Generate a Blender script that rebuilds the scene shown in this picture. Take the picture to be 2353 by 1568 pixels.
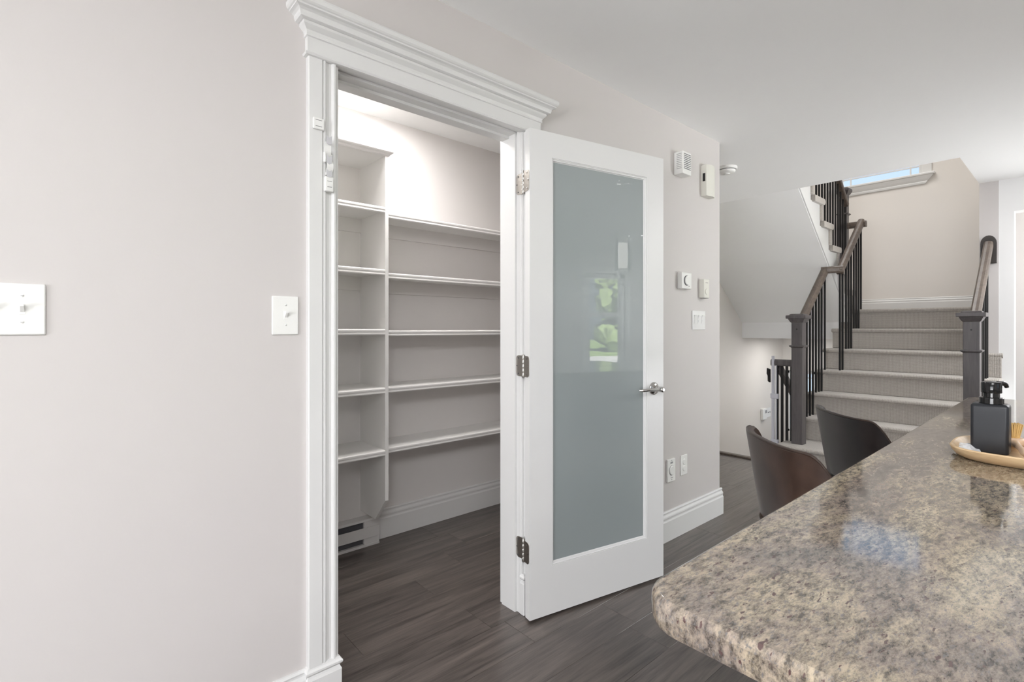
import bpy, bmesh, math, random
from math import sin, cos, pi, radians
from mathutils import Vector, Matrix

random.seed(7)
SC = bpy.context.scene
COL = SC.collection
for o in list(bpy.data.objects):
    bpy.data.objects.remove(o, do_unlink=True)

# ------------------------------------------------------------------ camera
CAM_H = 1.217
YAW = radians(41.402)
cam_data = bpy.data.cameras.new('camera')
cam_data.sensor_width = 36.0
cam_data.lens = 17.813
cam_data.shift_y = -0.01232
cam_data.clip_start = 0.02
cam = bpy.data.objects.new('camera', cam_data)
cam.location = (0, 0, CAM_H)
cam.rotation_euler = (pi / 2, 0, -YAW)
COL.objects.link(cam)
SC.camera = cam

# ------------------------------------------------------------------ world, exposure
SC.view_settings.view_transform = 'Standard'
SC.view_settings.look = 'None'
SC.view_settings.gamma = 1.0
SC.view_settings.use_curve_mapping = False
SC.view_settings.exposure = 0.2
SC.cycles.max_bounces = 12
SC.cycles.diffuse_bounces = 8
SC.cycles.sample_clamp_indirect = 6.0
SC.cycles.use_denoising = True

world = bpy.data.worlds.new('world')
SC.world = world
world.use_nodes = True
wn = world.node_tree
wn.nodes.clear()
w_out = wn.nodes.new('ShaderNodeOutputWorld')
w_bg = wn.nodes.new('ShaderNodeBackground')
w_tc = wn.nodes.new('ShaderNodeTexCoord')
w_sep = wn.nodes.new('ShaderNodeSeparateXYZ')
w_ramp = wn.nodes.new('ShaderNodeValToRGB')
w_ramp.color_ramp.elements[0].position = 0.0
w_ramp.color_ramp.elements[0].color = (0.66, 0.80, 0.95, 1)
w_ramp.color_ramp.elements[1].position = 0.45
w_ramp.color_ramp.elements[1].color = (0.40, 0.59, 0.86, 1)
wn.links.new(w_tc.outputs['Generated'], w_sep.inputs[0])
wn.links.new(w_sep.outputs['Z'], w_ramp.inputs[0])
wn.links.new(w_ramp.outputs[0], w_bg.inputs[0])
w_bg.inputs[1].default_value = 1.1
wn.links.new(w_bg.outputs[0], w_out.inputs[0])


def area_light(name, loc, direction, sx, sy, power, color=(1, 1, 1)):
    d = bpy.data.lights.new(name, 'AREA')
    d.shape = 'RECTANGLE'
    d.size, d.size_y = sx, sy
    d.energy = power
    d.color = color
    o = bpy.data.objects.new(name, d)
    o.location = loc
    o.rotation_euler = Vector(direction).to_track_quat('-Z', 'Y').to_euler()
    COL.objects.link(o)
    return o


# area lights: daylight from behind the camera, two stairwell lamps and added fill
# (up-facing lamps outside, and the kitchen and dining ones, are added fill)
area_light('patio_uplight_fill', (-5.95, -0.9, -0.1), (0.6, 0, 1), 3.4, 1.5, 380, (0.975, 0.98, 1.0))  # added upward fill outside the patio doors, brightens the ceiling
area_light('entry_uplight_fill', (6.6, -4.1, -0.25), (-0.3, 0.3, 1), 3.2, 1.5, 980, (0.97, 0.985, 1.0))  # added upward fill outside the wide opening, brightens the right-hand ceiling
area_light('patio_daylight', (-5.35, -0.9, 1.0), (1, 0, 0), 3.3, 1.8, 165, (0.975, 0.98, 1.0))
area_light('kitchen_downlight_fill', (-1.1, -0.9, 2.42), (0, 0, -1), 1.6, 1.2, 105, (0.99, 0.99, 1.0))  # added unseen area light, lifts the lower left wall, door foot and counter
area_light('dining_downlight_fill', (5.1, -1.5, 2.42), (0, 0, -1), 1.4, 1.4, 105, (0.985, 0.99, 1.0))  # added unseen area light for the low right wall, pier and risers
area_light('upper_hall_ceiling_lamp', (5.9, 1.7, 5.15), (0, 0, -1), 1.6, 1.2, 40, (0.99, 0.99, 0.985))
area_light('entry_ceiling_lamp', (6.75, 2.05, 1.08), (0, 0, -1), 0.5, 0.9, 8.5, (1.0, 0.99, 0.97))
sun_d = bpy.data.lights.new('sun', 'SUN')
sun_d.energy = 60
sun_d.angle = 0.009
sun_d.color = (1.0, 0.97, 0.92)
sun = bpy.data.objects.new('sun', sun_d)
sun.rotation_euler = Vector((0.15, -0.66, -0.74)).to_track_quat('-Z', 'Y').to_euler()
COL.objects.link(sun)


# ------------------------------------------------------------------ materials
def new_mat(name):
    m = bpy.data.materials.new(name)
    m.use_nodes = True
    nt = m.node_tree
    b = nt.nodes['Principled BSDF']
    return m, nt, b


def paint(name, color, rough=0.6, bump=0.0, scale=200, spec=0.4, var=0.02):
    m, nt, b = new_mat(name)
    tc = nt.nodes.new('ShaderNodeTexCoord')
    nz = nt.nodes.new('ShaderNodeTexNoise')
    nz.inputs['Scale'].default_value = 1.3
    nz.inputs['Detail'].default_value = 3
    nt.links.new(tc.outputs['Object'], nz.inputs['Vector'])
    rp = nt.nodes.new('ShaderNodeValToRGB')
    c = Vector(color)
    rp.color_ramp.elements[0].color = (*(c * (1 - var)), 1)
    rp.color_ramp.elements[1].color = (*(c * (1 + var)), 1)
    nt.links.new(nz.outputs[0], rp.inputs[0])
    nt.links.new(rp.outputs[0], b.inputs['Base Color'])
    b.inputs['Roughness'].default_value = rough
    b.inputs['Specular IOR Level'].default_value = spec
    if bump:
        n2 = nt.nodes.new('ShaderNodeTexNoise')
        n2.inputs['Scale'].default_value = scale
        n2.inputs['Detail'].default_value = 2
        nt.links.new(tc.outputs['Object'], n2.inputs['Vector'])
        bp = nt.nodes.new('ShaderNodeBump')
        bp.inputs['Strength'].default_value = bump
        bp.inputs['Distance'].default_value = 0.002
        nt.links.new(n2.outputs[0], bp.inputs['Height'])
        nt.links.new(bp.outputs[0], b.inputs['Normal'])
    return m


def metal(name, color, rough=0.2, bump=0.0):
    m = paint(name, color, rough, bump, 400)
    m.node_tree.nodes['Principled BSDF'].inputs['Metallic'].default_value = 1.0
    return m


def wood(name, dark, light, rough=0.45, scale=(2, 30, 30), rand=0.0):
    """grain runs along the axis with the small scale; per-piece shade from the object's own random number"""
    m, nt, b = new_mat(name)
    tc = nt.nodes.new('ShaderNodeTexCoord')
    oi = nt.nodes.new('ShaderNodeObjectInfo')
    mul = nt.nodes.new('ShaderNodeMath'); mul.operation = 'MULTIPLY'; mul.inputs[1].default_value = 37.0
    nt.links.new(oi.outputs['Random'], mul.inputs[0])
    addv = nt.nodes.new('ShaderNodeVectorMath'); addv.operation = 'ADD'
    nt.links.new(tc.outputs['Object'], addv.inputs[0])
    nt.links.new(mul.outputs[0], addv.inputs[1])
    mp = nt.nodes.new('ShaderNodeMapping')
    mp.inputs['Scale'].default_value = scale
    nt.links.new(addv.outputs[0], mp.inputs[0])
    n1 = nt.nodes.new('ShaderNodeTexNoise')
    n1.inputs['Scale'].default_value = 1.0
    n1.inputs['Detail'].default_value = 7
    n1.inputs['Roughness'].default_value = 0.62
    n1.inputs['Distortion'].default_value = 0.9
    nt.links.new(mp.outputs[0], n1.inputs['Vector'])
    n2 = nt.nodes.new('ShaderNodeTexNoise')
    n2.inputs['Scale'].default_value = 7.0
    n2.inputs['Detail'].default_value = 4
    nt.links.new(mp.outputs[0], n2.inputs['Vector'])
    mx = nt.nodes.new('ShaderNodeMath'); mx.operation = 'MULTIPLY_ADD'
    mx.inputs[1].default_value = 0.35
    nt.links.new(n2.outputs[0], mx.inputs[0])
    nt.links.new(n1.outputs[0], mx.inputs[2])
    rp = nt.nodes.new('ShaderNodeValToRGB')
    rp.color_ramp.elements[0].position = 0.40
    rp.color_ramp.elements[0].color = (*dark, 1)
    rp.color_ramp.elements[1].position = 0.94
    rp.color_ramp.elements[1].color = (*light, 1)
    nt.links.new(mx.outputs[0], rp.inputs[0])
    last = rp.outputs[0]
    if rand:
        hs = nt.nodes.new('ShaderNodeHueSaturation')
        mr = nt.nodes.new('ShaderNodeMapRange')
        mr.inputs['To Min'].default_value = 1 - rand
        mr.inputs['To Max'].default_value = 1 + rand
        nt.links.new(oi.outputs['Random'], mr.inputs[0])
        nt.links.new(mr.outputs[0], hs.inputs['Value'])
        nt.links.new(last, hs.inputs['Color'])
        last = hs.outputs[0]
    nt.links.new(last, b.inputs['Base Color'])
    b.inputs['Roughness'].default_value = rough
    bp = nt.nodes.new('ShaderNodeBump')
    bp.inputs['Strength'].default_value = 0.25
    bp.inputs['Distance'].default_value = 0.001
    nt.links.new(mx.outputs[0], bp.inputs['Height'])
    nt.links.new(bp.outputs[0], b.inputs['Normal'])
    return m


def granite():
    m, nt, b = new_mat('granite')
    tc = nt.nodes.new('ShaderNodeTexCoord')
    mp = nt.nodes.new('ShaderNodeMapping')
    mp.inputs['Rotation'].default_value = (0, 0, radians(38))
    mp.inputs['Scale'].default_value = (1.0, 2.6, 1.6)
    nt.links.new(tc.outputs['Object'], mp.inputs[0])

    def noise(scale, detail, rough=0.6, dist=0.0):
        n = nt.nodes.new('ShaderNodeTexNoise')
        n.inputs['Scale'].default_value = scale
        n.inputs['Detail'].default_value = detail
        n.inputs['Roughness'].default_value = rough
        n.inputs['Distortion'].default_value = dist
        nt.links.new(mp.outputs[0], n.inputs['Vector'])
        return n

    def ramp(src, stops):
        r = nt.nodes.new('ShaderNodeValToRGB')
        while len(r.color_ramp.elements) < len(stops):
            r.color_ramp.elements.new(0.5)
        for e, (p, c) in zip(r.color_ramp.elements, stops):
            e.position = p
            e.color = (*c, 1)
        nt.links.new(src.outputs[0], r.inputs[0])
        return r

    def mix(fac, a, c, blend='MIX'):
        x = nt.nodes.new('ShaderNodeMix')
        x.data_type = 'RGBA'
        x.blend_type = blend
        nt.links.new(fac, x.inputs[0])
        nt.links.new(a, x.inputs[6])
        nt.links.new(c, x.inputs[7])
        return x.outputs[2]

    big = ramp(noise(2.6, 5, 0.6, 0.8), [(0.32, (0.115, 0.105, 0.096)), (0.46, (0.20, 0.165, 0.138)),
                                       (0.58, (0.275, 0.232, 0.172)), (0.74, (0.36, 0.32, 0.245))])
    mid = ramp(noise(44, 9, 0.78), [(0.39, (0.14, 0.14, 0.145)), (0.50, (0.5, 0.5, 0.5)), (0.61, (0.77, 0.76, 0.74))])
    base = nt.nodes.new('ShaderNodeMix'); base.data_type = 'RGBA'; base.blend_type = 'OVERLAY'
    base.inputs[0].default_value = 1.0
    nt.links.new(big.outputs[0], base.inputs[6])
    nt.links.new(mid.outputs[0], base.inputs[7])
    fine = ramp(noise(150, 3, 0.6), [(0.56, (0, 0, 0)), (0.66, (1, 1, 1))])
    greyc = nt.nodes.new('ShaderNodeRGB'); greyc.outputs[0].default_value = (0.13, 0.125, 0.125, 1)
    f2 = nt.nodes.new('ShaderNodeMath'); f2.operation = 'MULTIPLY'; f2.inputs[1].default_value = 0.8
    nt.links.new(fine.outputs[0], f2.inputs[0])
    c1 = mix(f2.outputs[0], base.outputs[2], greyc.outputs[0])
    sp = ramp(noise(62, 2, 0.5), [(0.65, (0, 0, 0)), (0.70, (1, 1, 1))])
    redc = nt.nodes.new('ShaderNodeRGB'); redc.outputs[0].default_value = (0.085, 0.05, 0.047, 1)
    c2 = mix(sp.outputs[0], c1, redc.outputs[0])
    nt.links.new(c2, b.inputs['Base Color'])
    b.inputs['Roughness'].default_value = 0.07
    b.inputs['IOR'].default_value = 1.9
    return m


def carpet():
    m, nt, b = new_mat('carpet')
    tc = nt.nodes.new('ShaderNodeTexCoord')
    sep = nt.nodes.new('ShaderNodeSeparateXYZ')
    nt.links.new(tc.outputs['Object'], sep.inputs[0])
    ad = nt.nodes.new('ShaderNodeMath'); ad.operation = 'ADD'
    nt.links.new(sep.outputs['X'], ad.inputs[0]); nt.links.new(sep.outputs['Z'], ad.inputs[1])

    def wave(op):
        a = nt.nodes.new('ShaderNodeMath'); a.operation = op
        nt.links.new(sep.outputs['Y'], a.inputs[0]); nt.links.new(ad.outputs[0], a.inputs[1])
        s = nt.nodes.new('ShaderNodeMath'); s.operation = 'MULTIPLY'; s.inputs[1].default_value = 2 * pi / 0.021
        nt.links.new(a.outputs[0], s.inputs[0])
        q = nt.nodes.new('ShaderNodeMath'); q.operation = 'SINE'
        nt.links.new(s.outputs[0], q.inputs[0])
        return q
    w1, w2 = wave('ADD'), wave('SUBTRACT')
    w3 = nt.nodes.new('ShaderNodeMath'); w3.operation = 'MULTIPLY'; w3.inputs[1].default_value = 0.5
    nt.links.new(w1.outputs[0], w3.inputs[0])
    mul = nt.nodes.new('ShaderNodeMath'); mul.operation = 'MULTIPLY_ADD'
    nt.links.new(w3.outputs[0], mul.inputs[0]); nt.links.new(w2.outputs[0], mul.inputs[1])
    nz = nt.nodes.new('ShaderNodeTexNoise')
    nz.inputs['Scale'].default_value = 190; nz.inputs['Detail'].default_value = 4
    nt.links.new(tc.outputs['Object'], nz.inputs['Vector'])
    nt.links.new(nz.outputs[0], mul.inputs[2])
    rp = nt.nodes.new('ShaderNodeValToRGB')
    rp.color_ramp.elements[0].position = 0.0
    rp.color_ramp.elements[0].color = (0.31, 0.285, 0.26, 1)
    rp.color_ramp.elements[1].position = 1.0
    rp.color_ramp.elements[1].color = (0.52, 0.485, 0.445, 1)
    nt.links.new(mul.outputs[0], rp.inputs[0])
    nt.links.new(rp.outputs[0], b.inputs['Base Color'])
    b.inputs['Roughness'].default_value = 0.95
    b.inputs['Specular IOR Level'].default_value = 0.1
    b.inputs['Sheen Weight'].default_value = 0.3
    bp = nt.nodes.new('ShaderNodeBump')
    bp.inputs['Strength'].default_value = 0.5
    bp.inputs['Distance'].default_value = 0.004
    nt.links.new(mul.outputs[0], bp.inputs['Height'])
    nt.links.new(bp.outputs[0], b.inputs['Normal'])
    return m


def leather(name, c0, c1):
    m, nt, b = new_mat(name)
    tc = nt.nodes.new('ShaderNodeTexCoord')
    nz = nt.nodes.new('ShaderNodeTexNoise')
    nz.inputs['Scale'].default_value = 14; nz.inputs['Detail'].default_value = 5
    nt.links.new(tc.outputs['Object'], nz.inputs['Vector'])
    rp = nt.nodes.new('ShaderNodeValToRGB')
    rp.color_ramp.elements[0].position = 0.3; rp.color_ramp.elements[0].color = (*c0, 1)
    rp.color_ramp.elements[1].position = 0.75; rp.color_ramp.elements[1].color = (*c1, 1)
    nt.links.new(nz.outputs[0], rp.inputs[0])
    nt.links.new(rp.outputs[0], b.inputs['Base Color'])
    b.inputs['Roughness'].default_value = 0.36
    vo = nt.nodes.new('ShaderNodeTexVoronoi')
    vo.inputs['Scale'].default_value = 420
    nt.links.new(tc.outputs['Object'], vo.inputs['Vector'])
    bp = nt.nodes.new('ShaderNodeBump')
    bp.inputs['Strength'].default_value = 0.15; bp.inputs['Distance'].default_value = 0.0006
    nt.links.new(vo.outputs[0], bp.inputs['Height'])
    nt.links.new(bp.outputs[0], b.inputs['Normal'])
    return m


def glass(name, color=(1, 1, 1), rough=0.0):
    m, nt, b = new_mat(name)
    nt.nodes.remove(b)
    out = nt.nodes['Material Output']
    gl = nt.nodes.new('ShaderNodeBsdfGlossy'); gl.inputs['Roughness'].default_value = rough
    tr = nt.nodes.new('ShaderNodeBsdfTransparent'); tr.inputs['Color'].default_value = (*color, 1)
    fr = nt.nodes.new('ShaderNodeFresnel'); fr.inputs['IOR'].default_value = 1.45
    mx = nt.nodes.new('ShaderNodeMixShader')
    nt.links.new(fr.outputs[0], mx.inputs[0])
    nt.links.new(tr.outputs[0], mx.inputs[1]); nt.links.new(gl.outputs[0], mx.inputs[2])
    nt.links.new(mx.outputs[0], out.inputs[0])
    return m


def emitter(name, color, strength):
    m, nt, b = new_mat(name)
    b.inputs['Base Color'].default_value = (0.9, 0.9, 0.9, 1)
    b.inputs['Emission Color'].default_value = (*color, 1)
    b.inputs['Emission Strength'].default_value = strength
    return m


M_wall = paint('greige_wall_paint', (0.60, 0.573, 0.562), 0.55, 0.04, 260)
M_ceil = paint('ceiling_paint', (0.93, 0.935, 0.93), 0.75, 0.06, 300)
M_pantry = paint('brightened_wall_paint', (0.73, 0.71, 0.695), 0.55, 0.04, 260)  # wall greige raised in tone to make up for weak pantry light
M_stairwall = paint('stairwell_wall_paint', (0.74, 0.71, 0.675), 0.6, 0.04, 260)
M_pier = paint('white_wall_paint', (0.84, 0.84, 0.84), 0.6, 0.03)
M_trim = paint('white_trim_paint', (0.71, 0.71, 0.703), 0.32, 0.02, 60)
M_shelf = paint('white_shelf_paint', (0.80, 0.795, 0.78), 0.4, 0.02, 60)
M_plastic = paint('white_plastic', (0.83, 0.83, 0.81), 0.28)
M_gloss = paint('glossy_white_plastic', (0.82, 0.82, 0.81), 0.06)
M_cream = paint('cream_plastic', (0.72, 0.71, 0.65), 0.4)
M_grey_gap = paint('dark_slot', (0.10, 0.10, 0.11), 0.6)
M_black = paint('black_paint', (0.012, 0.011, 0.011), 0.35)
M_satin = metal('satin_nickel', (0.55, 0.53, 0.50), 0.32)
M_chrome = metal('polished_nickel', (0.58, 0.57, 0.55), 0.12)
M_floor = wood('dark_laminate', (0.020, 0.0155, 0.0135), (0.165, 0.138, 0.122), 0.30, (1.6, 26, 26), 0.10)
M_floor.node_tree.nodes['Principled BSDF'].inputs['Specular IOR Level'].default_value = 0.8
M_subfloor = paint('subfloor', (0.03, 0.026, 0.024), 0.8)
M_newel = wood('charcoal_stained_wood', (0.055, 0.050, 0.052), (0.14, 0.125, 0.125), 0.38, (24, 24, 2))
M_rail = wood('brown_stained_wood', (0.060, 0.046, 0.038), (0.165, 0.13, 0.105), 0.36, (2, 24, 24))
M_iron = paint('black_iron', (0.010, 0.0095, 0.0095), 0.4)
M_carpet = carpet()
M_granite = granite()
M_leather = leather('brown_leather', (0.026, 0.014, 0.010), (0.056, 0.031, 0.022))
M_leather_dark = leather('dark_leather', (0.012, 0.009, 0.009), (0.024, 0.018, 0.017))
M_piping = leather('leather_piping', (0.03, 0.018, 0.014), (0.06, 0.04, 0.03))
M_bottle = paint('matte_charcoal_bottle', (0.019, 0.021, 0.025), 0.36)
M_pump = paint('black_gloss_pump', (0.008, 0.008, 0.008), 0.12)
M_tray = wood('pale_mango_wood', (0.50, 0.33, 0.17), (0.75, 0.56, 0.34), 0.5, (30, 4, 30))
M_brush_wood = wood('beech_wood', (0.55, 0.38, 0.25), (0.74, 0.56, 0.40), 0.5, (6, 40, 40))
M_bristle = wood('yellow_bristle', (0.52, 0.33, 0.10), (0.72, 0.50, 0.22), 0.7, (200, 200, 4))
M_glass = glass('window_glass')
M_film = glass('clear_plastic_film', (0.88, 0.9, 0.92), 0.05)
M_lampglass = emitter('lamp_diffuser', (1.0, 0.965, 0.945), 42.0)
M_crystal = emitter('crystal_glow', (1.0, 0.97, 0.9), 2.2)
M_cabinet = paint('white_cabinet', (0.74, 0.73, 0.71), 0.4)
M_gate = paint('pale_grey_gate_enamel', (0.62, 0.62, 0.68), 0.35)
M_lawn = paint('lawn_green', (0.16, 0.24, 0.07), 0.9, 0.4, 30, 0.2, 0.25)
M_drive = paint('driveway_grey', (0.42, 0.42, 0.42), 0.9, 0.3, 40, 0.2, 0.1)
M_leaf = paint('hedge_green', (0.16, 0.22, 0.08), 0.8, 0.3, 20, 0.2, 0.3)
M_bark = paint('bark_brown', (0.16, 0.11, 0.08), 0.9, 0.4, 30)
M_steel = paint('heater_enamel', (0.66, 0.65, 0.64), 0.4)
M_print = paint('grey_print', (0.30, 0.30, 0.31), 0.6)

# frosted door glass: sage tinted, light-scattering body under a clear polished face
M_frost, _nt, _b = new_mat('frosted_glass')
_b.inputs['Base Color'].default_value = (0.31, 0.35, 0.35, 1)
_b.inputs['Roughness'].default_value = 0.5
_b.inputs['Transmission Weight'].default_value = 0.12
_b.inputs['Coat Weight'].default_value = 1.0
_b.inputs['Coat Roughness'].default_value = 0.0
_b.inputs['Coat IOR'].default_value = 1.6


# ------------------------------------------------------------------ builders
class MB:
    def __init__(self):
        self.bm = bmesh.new()

    def box(self, x0, x1, y0, y1, z0, z1, bevel=0.0, seg=1):
        r = bmesh.ops.create_cube(self.bm, size=1.0)
        vs = r['verts']
        bmesh.ops.scale(self.bm, vec=(abs(x1 - x0), abs(y1 - y0), abs(z1 - z0)), verts=vs)
        bmesh.ops.translate(self.bm, vec=((x0 + x1) / 2, (y0 + y1) / 2, (z0 + z1) / 2), verts=vs)
        if bevel:
            es = list({e for v in vs for e in v.link_edges})
            bmesh.ops.bevel(self.bm, geom=es, offset=bevel, segments=seg, profile=0.5, affect='EDGES')
        return self

    def prism(self, prof, axis, a0, a1, bevel=0.0):
        """prof: 2D polygon; axis 'x' -> (y,z), 'y' -> (x,z), 'z' -> (x,y)"""
        def p3(p, a):
            return {'x': (a, p[0], p[1]), 'y': (p[0], a, p[1]), 'z': (p[0], p[1], a)}[axis]
        A = [self.bm.verts.new(p3(p, a0)) for p in prof]
        B = [self.bm.verts.new(p3(p, a1)) for p in prof]
        n = len(prof)
        fs = [self.bm.faces.new(A), self.bm.faces.new(B[::-1])]
        for i in range(n):
            j = (i + 1) % n
            fs.append(self.bm.faces.new((A[j], A[i], B[i], B[j])))
        if bevel:
            es = list({e for f in fs[:2] for e in f.edges})
            bmesh.ops.bevel(self.bm, geom=es, offset=bevel, segments=1, affect='EDGES')
        return self

    def tube(self, path, r, seg=10, cap=True, closed=False, flat=1.0):
        path = [Vector(p) for p in path]
        n = len(path)
        rs = r if isinstance(r, (list, tuple)) else [r] * n
        rings = []
        up = None
        for i, p in enumerate(path):
            if closed:
                t = (path[(i + 1) % n] - path[i - 1]).normalized()
            else:
                t = (path[min(i + 1, n - 1)] - path[max(i - 1, 0)]).normalized()
            if up is None:
                a = Vector((0, 0, 1)) if abs(t.z) < 0.9 else Vector((1, 0, 0))
                u = t.cross(a).normalized()
            else:
                u = (up - t * up.dot(t)).normalized()
            up = u
            v = t.cross(u)
            rings.append([self.bm.verts.new(p + (u * cos(2 * pi * k / seg) + v * flat * sin(2 * pi * k / seg)) * rs[i]) for k in range(seg)])
        m = n if closed else n - 1
        for i in range(m):
            A, B = rings[i], rings[(i + 1) % n]
            for k in range(seg):
                self.bm.faces.new((A[k], A[(k + 1) % seg], B[(k + 1) % seg], B[k]))
        if cap and not closed:
            self.bm.faces.new(rings[0][::-1]); self.bm.faces.new(rings[-1])
        return self

    def lathe(self, prof, c, axis='z', seg=24):
        """prof: list of (r, h) along axis from c"""
        rings = []
        for r, hgt in prof:
            ring = []
            for k in range(seg):
                a = 2 * pi * k / seg
                x, y = max(r, 1e-5) * cos(a), max(r, 1e-5) * sin(a)
                d = {'z': (x, y, hgt), 'x': (hgt, x, y), 'y': (x, hgt, y)}[axis]
                ring.append(self.bm.verts.new((c[0] + d[0], c[1] + d[1], c[2] + d[2])))
            rings.append(ring)
        for A, B in zip(rings, rings[1:]):
            for k in range(seg):
                self.bm.faces.new((A[k], A[(k + 1) % seg], B[(k + 1) % seg], B[k]))
        self.bm.faces.new(rings[0][::-1]); self.bm.faces.new(rings[-1])
        return self

    def loft(self, rings, close=True, caps=True):
        R = [[self.bm.verts.new(p) for p in ring] for ring in rings]
        n = len(R[0])
        for A, B in zip(R, R[1:]):
            for k in range(n if close else n - 1):
                self.bm.faces.new((A[k], A[(k + 1) % n], B[(k + 1) % n], B[k]))
        if caps:
            self.bm.faces.new(R[0][::-1]); self.bm.faces.new(R[-1])
        return self

    def build(self, name, mat, parent=None, smooth=False, world=True):
        bmesh.ops.recalc_face_normals(self.bm, faces=self.bm.faces)
        me = bpy.data.meshes.new(name)
        self.bm.to_mesh(me)
        self.bm.free()
        if smooth:
            for p in me.polygons:
                p.use_smooth = True
            try:
                me.set_sharp_from_angle(angle=radians(38))
            except Exception:
                pass
            for p in me.polygons:
                n = p.normal
                if max(abs(n.x), abs(n.y), abs(n.z)) > 0.9999:
                    p.use_smooth = False
        me.materials.append(mat)
        o = bpy.data.objects.new(name, me)
        COL.objects.link(o)
        if parent is not None:
            if world:
                r = parent
                off = Vector((0, 0, 0))
                while r is not None:
                    off += r.location
                    r = r.parent
                me.transform(Matrix.Translation(-off))
            o.parent = parent
        return o


def thing(name, label, cat, loc=(0, 0, 0), rotz=0.0, group=None):
    o = bpy.data.objects.new(name, None)
    o.empty_display_size = 0.1
    o.location = loc
    o.rotation_euler = (0, 0, rotz)
    COL.objects.link(o)
    return tag(o, label, cat, group)


def tag(o, label, cat, group=None):
    o['label'] = label
    o['category'] = cat
    if group:
        o['group'] = group
    return o


def struct(o, label=None):
    o['kind'] = 'structure'
    if label:
        o['label'] = label
    return o


def struct_root(name, loc=(0, 0, 0), label=None):
    o = bpy.data.objects.new(name, None)
    o.location = loc
    COL.objects.link(o)
    return struct(o, label)


def copy_tree(o, parent=None):
    c = o.copy()
    COL.objects.link(c)
    c.parent = parent
    for ch in list(o.children):
        copy_tree(ch, c)
    return c


# ------------------------------------------------------------------ key dimensions
D = 1.597            # kitchen face of the pantry wall
WB = 1.708           # pantry face of that wall
CZ = 2.44            # ceiling
XL, XR = 0.66, 1.446  # clear opening of the pantry doorway
HEAD = 2.052
XE = 3.228           # end of the pantry wall
PB = 2.715           # pantry back wall
SY = 2.80            # stairwell left wall
SX = 7.48            # stairwell far wall
SR = 0.60            # stairwell right wall face
WE = 5.785           # near end of stairwell right wall
HX = 4.80            # front edge of the stairwell hole / top nosing of the down stairs
RISE, RUN = 0.2025, 0.245
YL = 1.775           # left edge of the up flight

# ------------------------------------------------------------------ structure: floor
floor = struct(MB().box(-5.2, HX, -3.3, SY + .1, -0.30, -0.013)
               .box(HX, 9.2, -3.3, YL - 0.02, -0.30, -0.013).build('floor', M_subfloor))
PW = 0.182
y = D
rows = []
while y > -3.3:
    rows.append((y - PW, y)); y -= PW
y = D
while y < SY:
    rows.append((y, y + PW)); y += PW
PLEN = 1.52
plank_cache = {}
for i, (ya, yb) in enumerate(rows):
    x = -2.7 - random.uniform(0, PLEN)
    while x < 7.0:
        xa, xb = max(x, -2.7), min(x + PLEN, 7.0 if yb < 0.44 else HX - 0.035)
        x += PLEN
        if xb - xa < 0.05:
            continue
        # only what the room's furniture leaves in view is laid board by board
        if yb < -1.0 or (xb < -1.2):
            continue
        key = round(xb - xa, 4)
        if key not in plank_cache:
            plank_cache[key] = (MB().box(-key / 2 + .0005, key / 2 - .0005, -PW / 2 + .0003, PW / 2 - .0003, -0.012, 0.0, 0.0006)
                                .build('plank', M_floor))
            o = plank_cache[key]
        else:
            o = plank_cache[key].copy(); COL.objects.link(o)
        o.parent = floor
        o.location = ((xa + xb) / 2, (ya + yb) / 2, random.uniform(-0.0003, 0))
f_rest = MB().box(-5.2, 9.2, -3.3, -1.01, -0.012, -0.001).build('floor_board_field', M_floor, floor)
f_rest['kind'] = 'stuff'
MB().box(HX - 0.035, HX + 0.025, YL, SY, -0.035, 0.016, 0.006).build('stair_nosing', M_rail, floor)

# ------------------------------------------------------------------ structure: walls and ceiling
def jambless(name, boxes, mat):
    mb = MB()
    for b in boxes:
        mb.box(*b)
    return struct(mb.build(name, mat))


jambless('wall_left', [(-5.2, XL - .02, D, WB, 0, CZ), (XL - .02, XR + .03, D, WB, HEAD + .03, CZ),
                       (XR + .03, XE, D, WB, 0, CZ), (XE - .11, XE, WB, SY, 0, CZ)], M_wall)
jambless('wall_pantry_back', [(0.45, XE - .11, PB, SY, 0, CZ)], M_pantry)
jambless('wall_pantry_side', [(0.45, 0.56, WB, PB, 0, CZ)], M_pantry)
jambless('wall_stair_left', [(XE - .11, SX + .12, SY, SY + .12, -1.6, 5.2)], M_stairwall)
jambless('wall_rear', [(-5.32, -2.70, -3.3, -2.65, 0, CZ), (-5.32, -2.70, 0.85, SY, 0, CZ), (-5.32, -2.70, -2.65, 0.85, 2.36, CZ)], M_wall)
# stairwell far wall around the upper window and the lower sidelight
W3 = (1.26, 2.12, 3.00, 4.25)   # upper stair window y0,y1,z0,z1
W4 = (2.385, 2.75, -0.2, 0.64)   # lower sidelight
jambless('wall_stair_far', [(SX, SX + .12, 0.4, W3[0], 1.1, 5.2), (SX, SX + .12, W3[1], SY, 1.1, 5.2),
                            (SX, SX + .12, W3[0], W3[1], 1.1, W3[2]), (SX, SX + .12, W3[0], W3[1], W3[3], 5.2),
                            (SX, SX + .12, YL - .12, W4[0], -1.6, 1.1), (SX, SX + .12, W4[1], SY, -1.6, 1.1),
                            (SX, SX + .12, W4[0], W4[1], W4[3], 1.1), (SX, SX + .12, W4[0], W4[1], -1.6, W4[2])], M_stairwall)
jambless('wall_stair_right', [(WE, SX, 0.48, SR, 0, CZ)], M_wall)
jambless('wall_stair_upper', [(HX - .11, SX + .12, 0.48, SR, CZ, 5.2), (HX - .11, HX, SR, 1.66, CZ + .3, 5.2),
                              (3.9, 4.0, 1.66, SY, CZ + .3, 5.2), (4.0, HX, 1.56, 1.66, CZ + .3, 5.2)], M_stairwall)
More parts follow.
